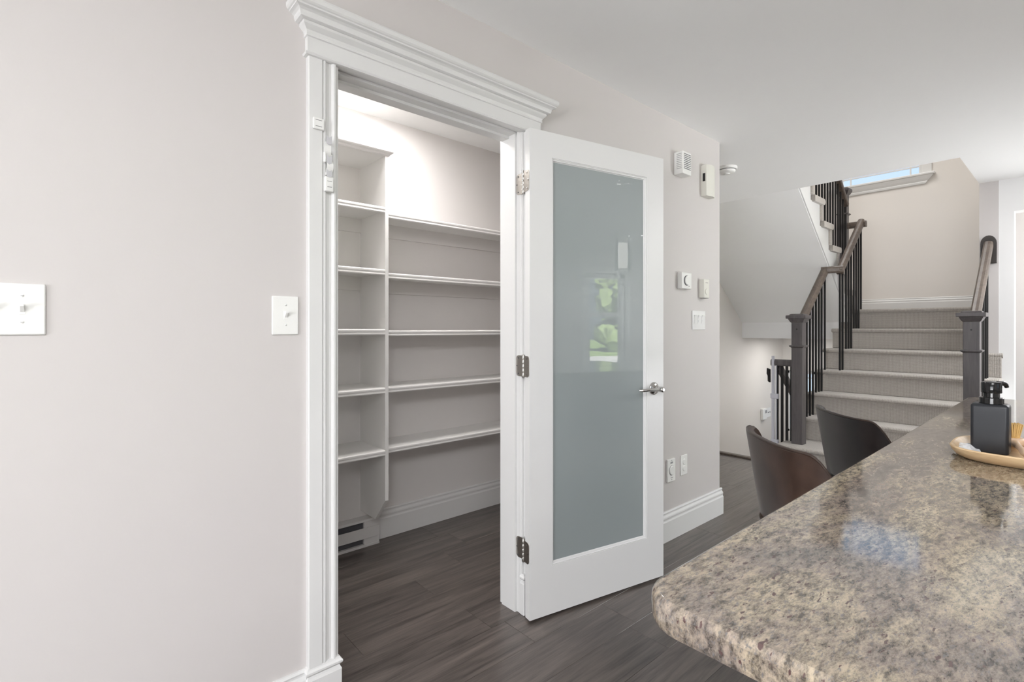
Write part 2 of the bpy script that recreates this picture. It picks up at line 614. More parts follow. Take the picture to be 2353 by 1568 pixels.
jambless('wall_stair_lower', [(HX, SX, YL - .12, YL - .03, -1.6, -0.013), (HX - .1, HX, YL - .12, SY, -1.6, -0.31)], M_stairwall)
jambless('wall_entry', [(WE + .003, WE + .13, 0.389, 0.482, 0, CZ), (WE + .003, WE + .13, -0.55, 0.389, 2.172, CZ),
                        (WE + .003, WE + .13, -0.65, -0.55, 0, CZ)], M_pier)
jambless('wall_hall_end', [(9.1, 9.2, -3.3, 0.48, 0, CZ), (7.3, 7.4, -0.65, 0.48, 0, CZ), (SX, 9.2, 0.482, 0.52, 0, CZ)], M_wall)
jambless('ceiling', [(-5.32, HX, -3.3, SY, CZ, CZ + .3), (HX, WE, -3.3, SR, CZ, CZ + .3), (WE, 9.2, -3.3, 0.48, CZ, CZ + .3),
                     (3.9, SX + .12, 0.48, SY + .12, 5.2, 5.3)], M_ceil)
jambless('floor_lower_entry', [(6.4, SX, YL - .1, SY, -1.6, -1.5)], M_drive)

# wall with the dining window and the kitchen window
W2 = (4.17, 4.84, 0.62, 2.05)
W1 = (0.1, 1.9, 1.05, 2.12)
W5 = (5.2, 8.4, 0.04, 2.25)  # unseen opening, added and widened so fill light reaches the ceiling
yb0, yb1 = -3.42, -3.30
jambless('wall_right', [(-5.32, W1[0], yb0, yb1, 0, CZ), (W1[0], W1[1], yb0, yb1, 0, W1[2]), (W1[0], W1[1], yb0, yb1, W1[3], CZ),
                        (W1[1], W2[0], yb0, yb1, 0, CZ), (W2[0], W2[1], yb0, yb1, 0, W2[2]), (W2[0], W2[1], yb0, yb1, W2[3], CZ),
                        (W2[1], W5[0], yb0, yb1, 0, CZ), (W5[0], W5[1], yb0, yb1, 0, W5[2]), (W5[0], W5[1], yb0, yb1, W5[3], CZ),
                        (W5[1], 9.2, yb0, yb1, 0, CZ)], M_wall)

# ------------------------------------------------------------------ baseboards
def base_profile(d0, s=1):
    """(offset from wall, z) colonial baseboard 0.165 high"""
    return [(d0, 0.0), (d0 - s * .018, 0.0), (d0 - s * .018, .112), (d0 - s * .014, .120), (d0 - s * .014, .126),
            (d0 - s * .016, .133), (d0 - s * .015, .140), (d0 - s * .008, .150), (d0 - s * .008, .155), (d0 - s * .010, .161), (d0 - s * .006, .168), (d0, .168)]


bb = MB().prism(base_profile(D), 'x', XR + .12, XE + .0172)
# return round the wall's end
bb.prism([(XE + (D - p), z) for p, z in base_profile(D)], 'y', D - .0005, SY)
struct(bb.build('baseboard_left', M_trim), 'white moulded baseboard along the greige wall end past the open door')
struct(MB().prism(base_profile(D), 'x', -5.2, XL - .105).build('baseboard_left_near', M_trim))
struct(MB().prism([(p - D + PB, z) for p, z in base_profile(D)], 'x', 1.338, XE - .11).build('baseboard_pantry', M_trim))
lz = 1.4175
struct(MB().prism([(SX - (D - p), z * .95 + lz) for p, z in base_profile(D)], 'y', SR, SY).build('baseboard_landing', M_trim))

# ------------------------------------------------------------------ pantry doorway trim
trim = struct_root('trim_1', (XL, D, 0), 'white moulded door casing and crown header round the pantry doorway')


def casing_prof(x_outer, x_inner):
    s = 1 if x_inner > x_outer else -1
    def X(d): return x_outer + s * d
    return [(X(0), D), (X(0), D - .020), (X(.002), D - .022), (X(.042), D - .022), (X(.0435), D - .015), (X(.047), D - .0215), (X(.052), D - .0215), (X(.058), D - .016),
            (X(.066), D - .0125), (X(.073), D - .014), (X(.075), D - .019), (X(.079), D - .0215), (X(.084), D - .0215), (X(.088), D - .018), (X(.0885), D - .011), (X(.097), D - .010), (X(.097), D)]


MB().prism(casing_prof(.559, .656), 'z', .17, 2.056).build('casing', M_trim, trim)
MB().prism(casing_prof(1.556, 1.459), 'z', .17, 2.056).build('casing', M_trim, trim)
for x0, x1 in ((.552, .663), (1.452, 1.563)):
    pb = MB()
    pb.box(x0, x1, D - .026, D, 0, .135, .002)
    pb.loft([[(x0 + q, D, z), (x0 + q, D - .026 + q, z), (x1 - q, D - .026 + q, z), (x1 - q, D, z)]
             for q, z in ((0.001, .135), (0.004, .140), (.006, .146), (.002, .150), (-.002, .155), (-.002, .161), (.003, .166), (.006, .172))])
    pb.build('plinth_block', M_trim, trim)
x0, x1 = .556, 1.556
def sweep3(prof, name):
    mb = MB()
    rings = []
    for p, z in prof:
        e = p - .022
        rings.append([(x0 - e, D, z), (x0 - e, D - p, z), (x1 + e, D - p, z), (x1 + e, D, z)])
    mb.loft(rings, close=True)
    return mb.build(name, M_trim, trim)
sweep3([(.022, 2.054), (.028, 2.0555), (.0305, 2.060), (.028, 2.0645), (.022, 2.066)], 'bead_moulding')
sweep3([(.022, 2.066), (.022, 2.114)], 'fascia_board')
sweep3([(.022, 2.112), (.0265, 2.114), (.0265, 2.120), (.025, 2.122), (.028, 2.130), (.035, 2.137), (.040, 2.142), (.040, 2.150), (.038, 2.153)], 'cove_moulding')
sweep3([(.044, 2.150), (.052, 2.153), (.055, 2.160), (.056, 2.168), (.062, 2.173), (.070, 2.176), (.070, 2.181), (.074, 2.183), (.078, 2.188), (.079, 2.200), (.076, 2.206), (.02, 2.206)], 'crown_moulding')
# jambs: rebate for the door leaf and a broad stop behind it
j = MB().box(XR, XR + .034, D + .024, WB, 0, HEAD + .03).box(XR + .010, XR + .034, D - .002, D + .024, 0, HEAD + .03, .0015)
j.build('jamb', M_trim, trim)
j = MB().box(XL - .024, XL + .006, D + .024, WB, 0, HEAD + .03).box(XL - .024, XL - .004, D - .002, D + .024, 0, HEAD + .03, .0015)
j.build('jamb', M_trim, trim)
j = MB().box(XL, XR + .01, D + .062, WB, HEAD - .010, HEAD + .02).box(XL - .004, XR + .02, D + .024, D + .062, HEAD, HEAD + .02).box(XL - .004, XR + .02, D - .002, D + .024, HEAD + .010, HEAD + .03)
j.build('head_jamb', M_trim, trim)
for xx in ((.57, .656), (1.45, 1.54)):
    MB().box(xx[0], xx[1], WB, WB + .018, 0, HEAD + .05, .003).build('inner_casing', M_trim, trim)

# ------------------------------------------------------------------ pantry door (swung open against the wall)
hx, hy = 1.433, 1.515
ang = math.atan2(1.3645 - 1.515, 2.187 - 1.433)
door = struct_root('door_1', (hx, hy, 0.012), 'open white pantry door with one tall frosted glass panel and lever handle')
door.rotation_euler = (0, 0, ang)
DW, DH, DT = 0.769, 2.032, 0.035


def build_local(mb, name, mat, parent=door, smooth=False):
    return mb.build(name, mat, parent, smooth, world=False)


gx0, gx1, gz0, gz1 = .111, .660, .203, 1.926
leaf = MB()
fr = [(0, 0, DW, DH), (gx0, gz0, gx1, gz1)]
bm = leaf.bm
def ring(yv, a, b, c, d): return [bm.verts.new(p) for p in ((a, yv, b), (c, yv, b), (c, yv, d), (a, yv, d))]
A = ring(0, 0, 0, DW, DH); B = ring(0, gx0, gz0, gx1, gz1)
C = ring(DT, 0, 0, DW, DH); E_ = ring(DT, gx0, gz0, gx1, gz1)
for k in range(4):
    n = (k + 1) % 4
    bm.faces.new((A[k], A[n], B[n], B[k])); bm.faces.new((C[k], E_[k], E_[n], C[n]))
    bm.faces.new((A[k], C[k], C[n], A[n])); bm.faces.new((B[k], B[n], E_[n], E_[k]))
build_local(leaf, 'door_leaf', M_trim)
bead = MB()
prof = [(0.0, 0.003), (.004, .001), (.007, .004), (.010, .005), (.012, .010), (.014, .012)]
rings = []
for q, dy in prof:
    rings.append([(gx0 + q, dy, gz0 + q), (gx1 - q, dy, gz0 + q), (gx1 - q, dy, gz1 - q), (gx0 + q, dy, gz1 - q)])
bead.loft(rings, True, False)
build_local(bead, 'glazing_bead', M_trim)
build_local(MB().box(gx0 + .001, gx1 - .001, .012, .022, gz0 + .001, gz1 - .001), 'frosted_pane', M_frost)
# hinges
for zc in (1.831, 1.058, 0.285):
    zc -= .012
    hg = bpy.data.objects.new('hinge', None)
    hg.parent = door
    hg.location = (0, 0, 0)
    COL.objects.link(hg)
    px, py = -.0005, .050
    kn = MB()
    for s in range(5):
        kn.lathe([(.0058, s * .018 - .045 + .0005), (.0062, s * .018 - .045 + .001), (.0062, s * .018 - .028), (.0058, s * .018 - .0275)], (px, py, zc), 'z', 12)
    kn.lathe([(.004, -.049), (.0055, -.047), (.0055, .047), (.004, .049)], (px, py, zc), 'z', 12)
    build_local(kn, 'knuckle', M_satin, hg, True)
    # leaf on the door's edge
    rr = [(-.0015, .036, zc - .045)]
    def leaf_poly(y_in, y_out, x):
        pts = [(y_in, zc - .044), (y_out * .55 + y_in * .45, zc - .044)]
        for k in range(7):
            a = -pi / 2 + k * pi / 12
            sgn = 1 if y_out > y_in else -1
            pts.append((y_out - sgn * .014 + sgn * .014 * cos(a), zc - .030 + .014 * sin(a)))
        for k in range(7):
            a = k * pi / 12
            sgn = 1 if y_out > y_in else -1
            pts.append((y_out - sgn * .014 + sgn * .014 * cos(a), zc + .030 + .014 * sin(a)))
        pts += [(y_out * .55 + y_in * .45, zc + .044), (y_in, zc + .044)]
        return pts
    build_local(MB().prism(leaf_poly(.044, .003, 0), 'x', -.0022, 0.0), 'hinge_leaf', M_satin, hg)
    sc = MB()
    for zz, yy in ((-.033, .018), (0, .008), (.033, .018)):
        sc.lathe([(.0038, -.0032), (.003, -.0036), (.0, -.003)], (0, yy, zc + zz), 'x', 10)
    build_local(sc, 'screw', M_chrome, hg, True)
# jamb leaves: built square to the wall, children of the doorway trim
for zc in (1.831, 1.058, 0.285):
    pts = [(1.570, zc - .044), (1.606, zc - .044), (1.616, zc - .040), (1.622, zc - .030), (1.622, zc + .030), (1.616, zc + .040), (1.606, zc + .044), (1.570, zc + .044)]
    MB().prism(pts, 'x', XR + .006, XR + .0102).build('hinge_leaf', M_satin, trim)
    sc = MB()
    for zz, yy in ((-.033, 1.606), (0, 1.614), (.033, 1.606)):
        sc.lathe([(.0035, .005), (.003, .0045), (.0008, .005)], (XR, yy, zc + zz), 'x', 10)
    sc.build('hinge_screw', M_grey_gap, trim, True)
# lever handle
ux, uz = .703, .916
build_local(MB().lathe([(.031, 0), (.031, -.003), (.028, -.007), (.020, -.010), (.0125, -.012), (.0125, -.030)], (ux, 0, uz), 'y', 28), 'handle_rosette', M_chrome, door, True)
lev = MB().lathe([(.012, -.028), (.0135, -.031), (.0135, -.058), (.011, -.062), (.006, -.064)], (ux, 0, uz), 'y', 20)
lev.tube([(ux, -.046, uz), (ux - .03, -.046, uz), (ux - .065, -.045, uz + .001), (ux - .095, -.042, uz), (ux - .108, -.036, uz), (ux - .114, -.026, uz)], [.010, .0088, .0078, .0085, .0092, .0085], 12, flat=0.9)
build_local(lev, 'handle', M_chrome, door, True)
# other side of the lever
lev = MB().lathe([(.031, DT), (.031, DT + .003), (.02, DT + .010), (.012, DT + .012), (.012, DT + .055)], (ux, 0, uz), 'y', 20)
lev.tube([(ux, DT + .046, uz), (ux - .06, DT + .046, uz), (ux - .11, DT + .038, uz)], [.010, .0085, .0085], 10)
build_local(lev, 'rear_handle', M_chrome, door, True)
# latch plate on the free edge
build_local(MB().box(DW - .001, DW + .0012, .006, .029, uz - .028, uz + .028), 'latch_plate', M_satin)

# ------------------------------------------------------------------ child-lock pieces stuck on the casing
lk = thing('cabinet_lock_pad', 'small white square adhesive child-lock pad on the left door casing', 'child lock', (.588, D - .022, 1.85))
MB().box(.570, .6055, D - .030, D - .0215, 1.832, 1.868, .0035, 2).build('pad', M_plastic, lk, True)
MB().box(.577, .597, D - .0306, D - .0298, 1.8595, 1.8608).box(.577, .597, D - .0306, D - .0298, 1.8405, 1.8418).build('slot', M_grey_gap, lk)
st = thing('cabinet_lock_strap', 'long white plastic child-lock strap with buckle hanging on the left door casing', 'child lock', (.617, D - .022, 1.70))
pts = []
for k in range(21):
    t = k / 20
    pts.append((.617 - .004 * sin(t * 2 * pi), D - .024 - .010 * abs(sin(t * 2.2 * pi)), 1.80 - .105 * t))
loopm = MB()
loopm.loft([[(p[0] - .010, p[1], p[2]), (p[0] + .010, p[1], p[2]), (p[0] + .010, p[1] - .002, p[2]), (p[0] - .010, p[1] - .002, p[2])] for p in pts])
loopm.build('strap', M_plastic, st)
MB().box(.605, .633, D - .034, D - .0165, 1.645, 1.692, .004, 2).build('buckle', M_plastic, st, True)
MB().box(.612, .626, D - .0348, D - .0338, 1.658, 1.6595).box(.612, .626, D - .0348, D - .0338, 1.676, 1.677).build('buckle_slot', M_grey_gap, st)
MB().box(.603, .609, D - .034, D - .020, 1.735, 1.768, .002).box(.603, .630, D - .028, D - .022, 1.758, 1.764, .001).build('clasp', M_plastic, st)
M_patch = paint('grey_strap_patch', (0.55, 0.55, 0.57), 0.4)
for zc2, hh in ((1.806, .012), (1.745, .012), (1.702, .010)):
    pp = MB()
    pp.prism([(.609, zc2 - hh), (.617, zc2 - hh * 1.4), (.626, zc2 - hh), (.626, zc2 + hh), (.617, zc2 + hh * .5), (.609, zc2 + hh)], 'y', D - .0365, D - .035)
    pp.build('strap_patch', M_patch, st)

# ------------------------------------------------------------------ switches and wall devices
def screw(mb, x, z, yf, r=.0033):
    mb.lathe([(r, 0.0), (r, -.0008), (r * .7, -.0016), (0.0002, -.0018)], (x, yf, z), 'y', 12)


def plate(root, x0, x1, z0, z1, th=.006, mat=M_plastic):
    return MB().box(x0, x1, D - th, D, z0, z1, .003, 3).build('wall_plate', mat, root, True)


def toggle(root, x, z, up=True):
    yf = D - .006
    MB().box(x - .0052, x + .0052, yf - .0012, yf + .001, z - .012, z + .012).build('toggle_collar', M_plastic, root)
    t = MB()
    dz = .009 if up else -.009
    t.loft([[(x - .0036, yf, z - .0085), (x + .0036, yf, z - .0085), (x + .0036, yf, z + .0085), (x - .0036, yf, z + .0085)],
            [(x - .0030, yf - .012, z + dz - .003), (x + .0030, yf - .012, z + dz - .003), (x + .0030, yf - .012, z + dz + .003), (x - .0030, yf - .012, z + dz + .003)]])
    t.build('toggle', M_plastic, root)
    for dz2 in (.030, -.030):
        s = MB(); screw(s, x, z + dz2, yf + .0004)
        s = s.build('screw', M_plastic, root, True)
        MB().box(x - .0028, x + .0028, yf - .0017, yf - .0012, z + dz2 - .0004, z + dz2 + .0004).build('screw_slot', M_grey_gap, root)


r = thing('light_switch', 'wide white toggle switch plate at the left edge of the greige wall', 'light switch', (-.09, D, 1.26))
plate(r, -.150, -.034, 1.202, 1.319)
toggle(r, -.073, 1.261); toggle(r, -.119, 1.261)
r = thing('light_switch', 'single white toggle switch plate beside the left door casing', 'light switch', (.496, D, 1.256))
plate(r, .458, .534, 1.198, 1.314)
toggle(r, .497, 1.257)
r = thing('light_switch', 'glossy white triple switch plate below the two thermostats near the wall end', 'light switch', (2.945, D, 1.267))
plate(r, 2.873, 3.028, 1.209, 1.327, .007, M_gloss)
for k, xx in enumerate((2.905, 2.951, 2.997)):
    rk = MB().prism([(D - .006, 1.236), (D - .012, 1.268), (D - .0085, 1.268), (D - .006, 1.30)], 'x', xx - .017, xx + .017)
    rk.prism([(D - .006, 1.30), (D - .0085, 1.268), (D - .0145, 1.2975)], 'x', xx - .017, xx + .017)
    rk.build('rocker', M_gloss, r)

r = thing('wall_siren', 'small white louvred alarm siren high on the wall beside the open door', 'alarm siren', (2.717, D, 2.18))
MB().box(2.670, 2.765, D - .058, D, 2.114, 2.245, .004, 2).build('housing', M_plastic, r, True)
sl = MB()
for k in range(9):
    zz = 2.144 + k * .0105
    sl.box(2.680, 2.757, D - .0585, D - .0565, zz, zz + .0042)
sl.build('front_slot', M_grey_gap, r)['kind'] = 'stuff'
sl = MB()
sl2 = paint('shade_slot', (0.42, 0.42, 0.42), 0.6)
for k in range(9):
    zz = 2.144 + k * .0105
    sl.box(2.6695, 2.6715, D - .05, D - .018, zz, zz + .004)
sl.build('side_slot', sl2, r)['kind'] = 'stuff'

r = thing('door_chime', 'tall cream door chime box with a black window on its side', 'door chime', (3.038, D, 2.14))
pr = [(2.986, D)] + [(2.986 + .105 * t, D - .036 - .012 * sin(pi * t)) for t in [k / 8 for k in range(9)]] + [(3.091, D)]
MB().prism(pr, 'z', 2.043, 2.238, .003).build('housing', M_cream, r)
MB().box(2.9845, 2.9875, D - .028, D - .012, 2.135, 2.185).build('sensor_window', M_black, r)

r = thing('thermostat', 'squat white thermostat with a round speaker dial on the right wall', 'thermostat', (2.76, D, 1.50))
MB().box(2.705, 2.814, D - .033, D, 1.451, 1.548, .005, 2).build('housing', M_plastic, r, True)
MB().lathe([(.030, .0005), (.030, -.002), (.024, -.0025)], (2.755, D - .033, 1.500), 'y', 24).build('dial_groove', M_grey_gap, r, True)
MB().lathe([(.027, 0), (.027, -.006), (.024, -.008), (.0, -.008)], (2.757, D - .033, 1.500), 'y', 24).build('dial', M_plastic, r, True)
MB().lathe([(.003, 0), (.003, -.001), (0, -.001)], (2.782, D - .033, 1.468), 'y', 10).build('indicator', M_grey_gap, r)
r = thing('thermostat', 'narrow upright cream thermostat with a half-round dial nearest the wall end', 'thermostat', (2.993, D, 1.465))
MB().box(2.960, 3.026, D - .034, D, 1.406, 1.523, .003, 2).build('housing', M_cream, r, True)
MB().lathe([(.020, 0), (.020, -.005), (.017, -.006), (0, -.006)], (2.993, D - .034, 1.445), 'y', 20).build('dial', M_cream, r, True)
MB().box(2.978, 3.010, D - .0346, D - .0335, 1.499, 1.5015).build('scale_mark', M_grey_gap, r)
MB().box(2.964, 3.022, D - .030, D - .006, 1.4045, 1.4062).build('base_vent', M_grey_gap, r)

r = thing('fan_control', 'white vertical fan speed control plate low on the wall by the door edge', 'wall control', (2.625, D, .40))
MB().box(2.587, 2.668, D - .012, D, .332, .462, .003, 2).build('wall_plate', M_plastic, r, True)
MB().lathe([(.029, .001), (.029, -.0012), (.027, -.0016)], (2.628, D - .012, .397), 'y', 24).build('dial_ring', M_print, r)
MB().lathe([(.027, 0), (.027, -.004), (.024, -.006), (0, -.006)], (2.628, D - .012, .397), 'y', 24).build('dial', M_plastic, r, True)
MB().box(2.614, 2.640, D - .0126, D - .0118, .436, .446).build('print_mark', M_print, r)
MB().box(2.616, 2.640, D - .0126, D - .0118, .354, .3565).build('print_mark', M_print, r)
for zz in (.453, .343):
    s = MB(); screw(s, 2.628, zz, D - .0118, .0028); s.build('screw', M_print, r)
r = thing('wall_outlet', 'white duplex wall outlet low on the wall near its end', 'outlet', (2.775, D, .402))
MB().box(2.740, 2.812, D - .006, D, .342, .460, .0025, 2).build('wall_plate', M_plastic, r, True)
for zc in (.420, .381):
    MB().lathe([(.0175, 0), (.0175, -.003), (.015, -.0045), (0, -.0045)], (2.776, D - .006, zc), 'y', 20).build('socket', M_plastic, r, True)

r = thing('smoke_detector', 'round white smoke detector on the ceiling just past the wall end', 'smoke detector', (3.775, 1.81, CZ))
MB().lathe([(.074, 0), (.074, -.012), (.070, -.018), (.062, -.020), (.062, -.024), (.058, -.036), (.046, -.044), (.022, -.046), (.020, -.052), (0, -.053)], (3.775, 1.81, CZ), 'z', 36).build('housing', M_plastic, r, True)
MB().lathe([(.0635, -.0203), (.0635, -.0235)], (3.775, 1.81, CZ), 'z', 36).build('vent_gap', M_grey_gap, r)

# ------------------------------------------------------------------ pantry: shelves, heater, lamp
su = thing('pantry_shelf_unit', 'tall deep white pantry shelf unit with a hanging partition panel at left', 'shelf unit', (1.0, PB, 0.19))
MB().prism([(2.418, 2.122), (2.418, .317), (2.533, .190), (PB, .190), (PB, 2.122)], 'x', 1.251, 1.270).build('partition', M_shelf, su)
LEV = (.582, .908, 1.214, 1.525, 1.850)
def shelf(x0, x1, yf, zt):
    prof = [(PB, zt - .019), (yf + .002, zt - .019), (yf + .002, zt - .030), (yf - .004, zt - .031), (yf - .008, zt - .026), (yf - .006, zt - .020), (yf - .006, zt - .017),
            (yf - .0085, zt - .012), (yf - .0085, zt - .005), (yf - .004, zt), (PB, zt)]
    return MB().prism(prof, 'x', x0, x1)
for zt in LEV:
    shelf(.56, 1.251, 2.426, zt).build('shelf', M_shelf, su)
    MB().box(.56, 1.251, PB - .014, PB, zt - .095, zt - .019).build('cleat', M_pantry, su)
cap = MB()
cr = []
for p, z in ((0, 2.116), (.006, 2.120), (.008, 2.126), (.018, 2.132), (.022, 2.137), (.024, 2.146), (.020, 2.150)):
    cr.append([(.56, PB, z), (.56, 2.418 - p, z), (1.270 + p, 2.418 - p, z), (1.270 + p, PB, z)])
cap.loft(cr)
cap.build('crown_top', M_shelf, su)
sr = thing('wall_shelving', 'run of five shallow white pantry shelves along the back wall', 'shelving', (2.2, PB, .57))
for zt in LEV:
    shelf(1.2705, XE - .11, 2.494, zt - .008).build('shelf', M_shelf, sr)
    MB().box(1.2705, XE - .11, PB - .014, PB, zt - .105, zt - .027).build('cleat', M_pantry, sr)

bh = thing('baseboard_heater', 'low white electric baseboard heater at the foot of the pantry back wall', 'heater', (1.0, PB, 0))
x1h = 1.336
MB().box(.57, x1h, 2.690, PB - .001, .010, .145).build('back_plate', M_steel, bh)
MB().prism([(2.655, .145), (2.655, .138), (2.652, .141), (2.66, .150), (PB - .001, .153), (PB - .001, .145)], 'x', .57, x1h).build('top_cap', M_steel, bh)
MB().box(.57, x1h, 2.648, 2.652, .048, .108, .001).build('front_panel', M_steel, bh)
MB().box(1.244, x1h, 2.6535, 2.689, .012, .141, .002).build('end_box', M_steel, bh)
MB().box(.57, x1h, 2.650, 2.690, .0, .014, .001).build('bottom_lip', M_steel, bh)
MB().box(.58, 1.244, 2.668, 2.688, .016, .138).build('heating_fins', M_grey_gap, bh)

LX, LY = 1.225, 2.285
pl = thing('flush_ceiling_lamp', 'round glowing flush lamp on the pantry ceiling', 'ceiling lamp', (LX, LY, CZ))
MB().lathe([(.205, 0), (.205, -.010), (.196, -.014), (.190, -.008)], (LX, LY, CZ), 'z', 48).build('lamp_rim', M_plastic, pl, True)
MB().lathe([(.190, -.006), (.189, -.016), (.160, -.022), (.08, -.025), (0, -.026)], (LX, LY, CZ), 'z', 48).build('diffuser', M_lampglass, pl, True)

# ------------------------------------------------------------------ staircase: up flight
stair = thing('staircase', 'carpeted staircase climbing from the hall up to the landing and back', 'stairs', (HX, 1.2, 0))
NX = [4.66, 5.06, 5.305, 5.55, 5.775, 6.035, 6.285]     # nosing of each tread


def tread_prof(xn, xb, z, s=1, th=.042):
    """rounded carpet nosing in the x-z plane; s=-1 mirrors the flight"""
    pts = [(xb, z), (xn + s * .016, z)]
    for k in range(1, 6):
        a = pi / 2 + k * pi / 6
        rr = th * .45
        pts.append((xn + s * rr + s * rr * cos(a), z - rr + rr * sin(a)))
    pts += [(xn + s * .018, z - th + .003), (xn + s * .03, z - th), (xb, z - th)]
    return pts


for i, xn in enumerate(NX):
    z = RISE * (i + 1)
    xb = (NX[i + 1] + .03) if i < 6 else SX
    yl = YL if i else 1.80
    yr = .46 if i < 4 else SR
    if i == 4:
        MB().prism(tread_prof(xn, xn + .012, z), 'y', .455, SR + .02).build('tread_end', M_carpet, stair)
        MB().box(xn + .002, xn + .012, .463, SR + .02, z - RISE, z - .03, .004).build('tread_end', M_carpet, stair)
    y1 = SY if i == 6 else yl
    if i == 6:
        MB().prism(tread_prof(xn, xb, z), 'y', yr, YL).build('tread', M_carpet, stair, True)
        MB().box(xn + .03, SX, YL - .01, SY, z - .04, z).build('landing_carpet', M_carpet, stair)
    else:
        MB().prism(tread_prof(xn, xb, z), 'y', yr, y1).build('tread', M_carpet, stair, True)
    MB().box(xn + .022, xn + .060, yr + .006, yl - .006, z - RISE, z - .036, .004).build('riser', M_carpet, stair)
# white closed body under the flight (saw-tooth), and the landing
saw = [(NX[0] + .06, 0.0)]
for i, xn in enumerate(NX):
    z = RISE * (i + 1) - .043
    saw += [(xn + .06, saw[-1][1]), (xn + .06, z)]
saw += [(6.40, RISE * 7 - .043), (6.40, 0.0)]
MB().prism(saw, 'y', SR + .01, YL - .02).build('stair_body', M_pier, stair)
saw2 = [(x if x < WE - .02 else WE - .02, z) for x, z in saw[:9]]
MB().prism([p for p in saw if p[0] < WE] + [(WE - .005, saw[8][1]), (WE - .005, 0.0)], 'y', .475, SR + .012).build('stair_body_side', M_pier, stair)
MB().box(6.24, SX, YL - .015, SY, 1.100, 1.376).box(6.36, SX, SR, YL - .015, 1.100, 1.376).build('landing_slab', M_pier, stair)
# ------------------------------------------------------------------ up flight, second leg (over the down stairs, rising towards the kitchen)
UX = [6.33 - .241 * k for k in range(9)]
YU = 1.665
for k in range(9):
    z = 1.4175 + RISE * (k + 1)
    xn = UX[k]
    xb = (UX[k + 1] - .03) if k < 8 else 3.9
    MB().prism(tread_prof(xn, xb, z, -1, .056), 'y', YU - .040, SY).build('tread', M_carpet, stair, True)
    MB().box(xn - .066, xn - .020, YU - .034, SY, z - RISE - (.0 if k else 0), z - .036, .006).build('riser', M_carpet, stair)
body = [(6.27, 1.285)]
poly = [(6.24, 1.285), (4.80, 2.441), (4.55, 2.645), (4.55, 1.4175 + RISE * 7)]
top = []
for k in range(8):
    z = 1.4175 + RISE * (k + 1) - .046
    top += [(UX[k] - .06, z - RISE + (0 if k else .0)), (UX[k] - .06, z)]
top = [p for p in top if p[0] > 4.56]
top = top[::-1]
top = [(4.56, top[0][1])] + top
MB().prism([(6.24, 1.285), (4.80, 2.441), (4.56, 2.634)] + top, 'y', YU, SY - .001).build('upper_flight_body', M_ceil, stair)
MB().prism([(6.24, 1.290), (4.80, 2.446), (4.56, 2.638)] + top, 'y', YU - .012, YU).build('stringer', M_trim, stair)
# down flight
for i in range(6):
    xn = HX + .02 + .25 * i
    z = -RISE * (i + 1)
    MB().prism(tread_prof(HX + .02 + .25 * (i + 1), xn, z, -1), 'y', YL - .02, SY).build('lower_tread', M_carpet, stair, True)
    MB().box(xn - .04, xn, YL - .02, SY, z - .02, z + RISE - .02).build('lower_riser', M_carpet, stair)

# ------------------------------------------------------------------ newels, rails, balusters
def newel(root, x, y, z0, ztop, w=.090, cap=.155, ring=True):
    h = w / 2
    n = MB().box(x - h, x + h, y - h, y + h, z0, ztop - .06, .003)
    n.build('newel_post', M_newel, root)
    c = cap / 2
    cp = MB()
    cp.loft([[(x - q, y - q, z), (x + q, y - q, z), (x + q, y + q, z), (x - q, y + q, z)] for q, z in
             ((h + .001, ztop - .078), (h + .008, ztop - .070), (h + .018, ztop - .050), (h + .020, ztop - .044), (c, ztop - .042), (c + .002, ztop - .038),
              (c + .002, ztop - .018), (c, ztop - .014), (h + .012, ztop - .012), (h + .010, ztop - .004), (h + .002, ztop))])
    cp.build('newel_cap', M_newel, root)
    if ring:
        rz = ztop - .285
        rg = MB()
        rg.loft([[(x - q, y - q, z), (x + q, y - q, z), (x + q, y + q, z), (x - q, y + q, z)] for q, z in
                 ((h, rz - .014), (h + .004, rz - .010), (h + .014, rz - .002), (h + .014, rz + .006), (h + .006, rz + .009), (h, rz + .010))])
        rg.build('newel_ring', M_newel, root)
        MB().lathe([(.006, 0), (.006, -.0015), (.0, -.002)], (x - h, y, ztop - .135), 'x', 12).build('bolt_plug', M_black, root)


def rail_seg(mb, a, b, w=.062, h=.066):
    """handrail with rounded top swept from a to b"""
    a, b = Vector(a), Vector(b)
    t = (b - a).normalized()
    side = t.cross(Vector((0, 0, 1))).normalized()
    up = side.cross(t).normalized()
    prof = [(-.40, -.5), (.40, -.5), (.5, -.28), (.5, .12), (.44, .32), (.28, .46), (0, .5), (-.28, .46), (-.44, .32), (-.5, .12), (-.5, -.28)]
    A = [mb.bm.verts.new(a + side * (u * w) + up * (v * h)) for u, v in prof]
    B = [mb.bm.verts.new(b + side * (u * w) + up * (v * h)) for u, v in prof]
    mb.bm.faces.new(A); mb.bm.faces.new(B[::-1])
    n = len(prof)
    for i in range(n):
        mb.bm.faces.new((A[i], B[i], B[(i + 1) % n], A[(i + 1) % n]))
    return mb


def baluster(root, x, y, z0, z1, w=.0075):
    MB().box(x - w, x + w, y - w, y + w, z0, z1).build('baluster', M_iron, root)
    

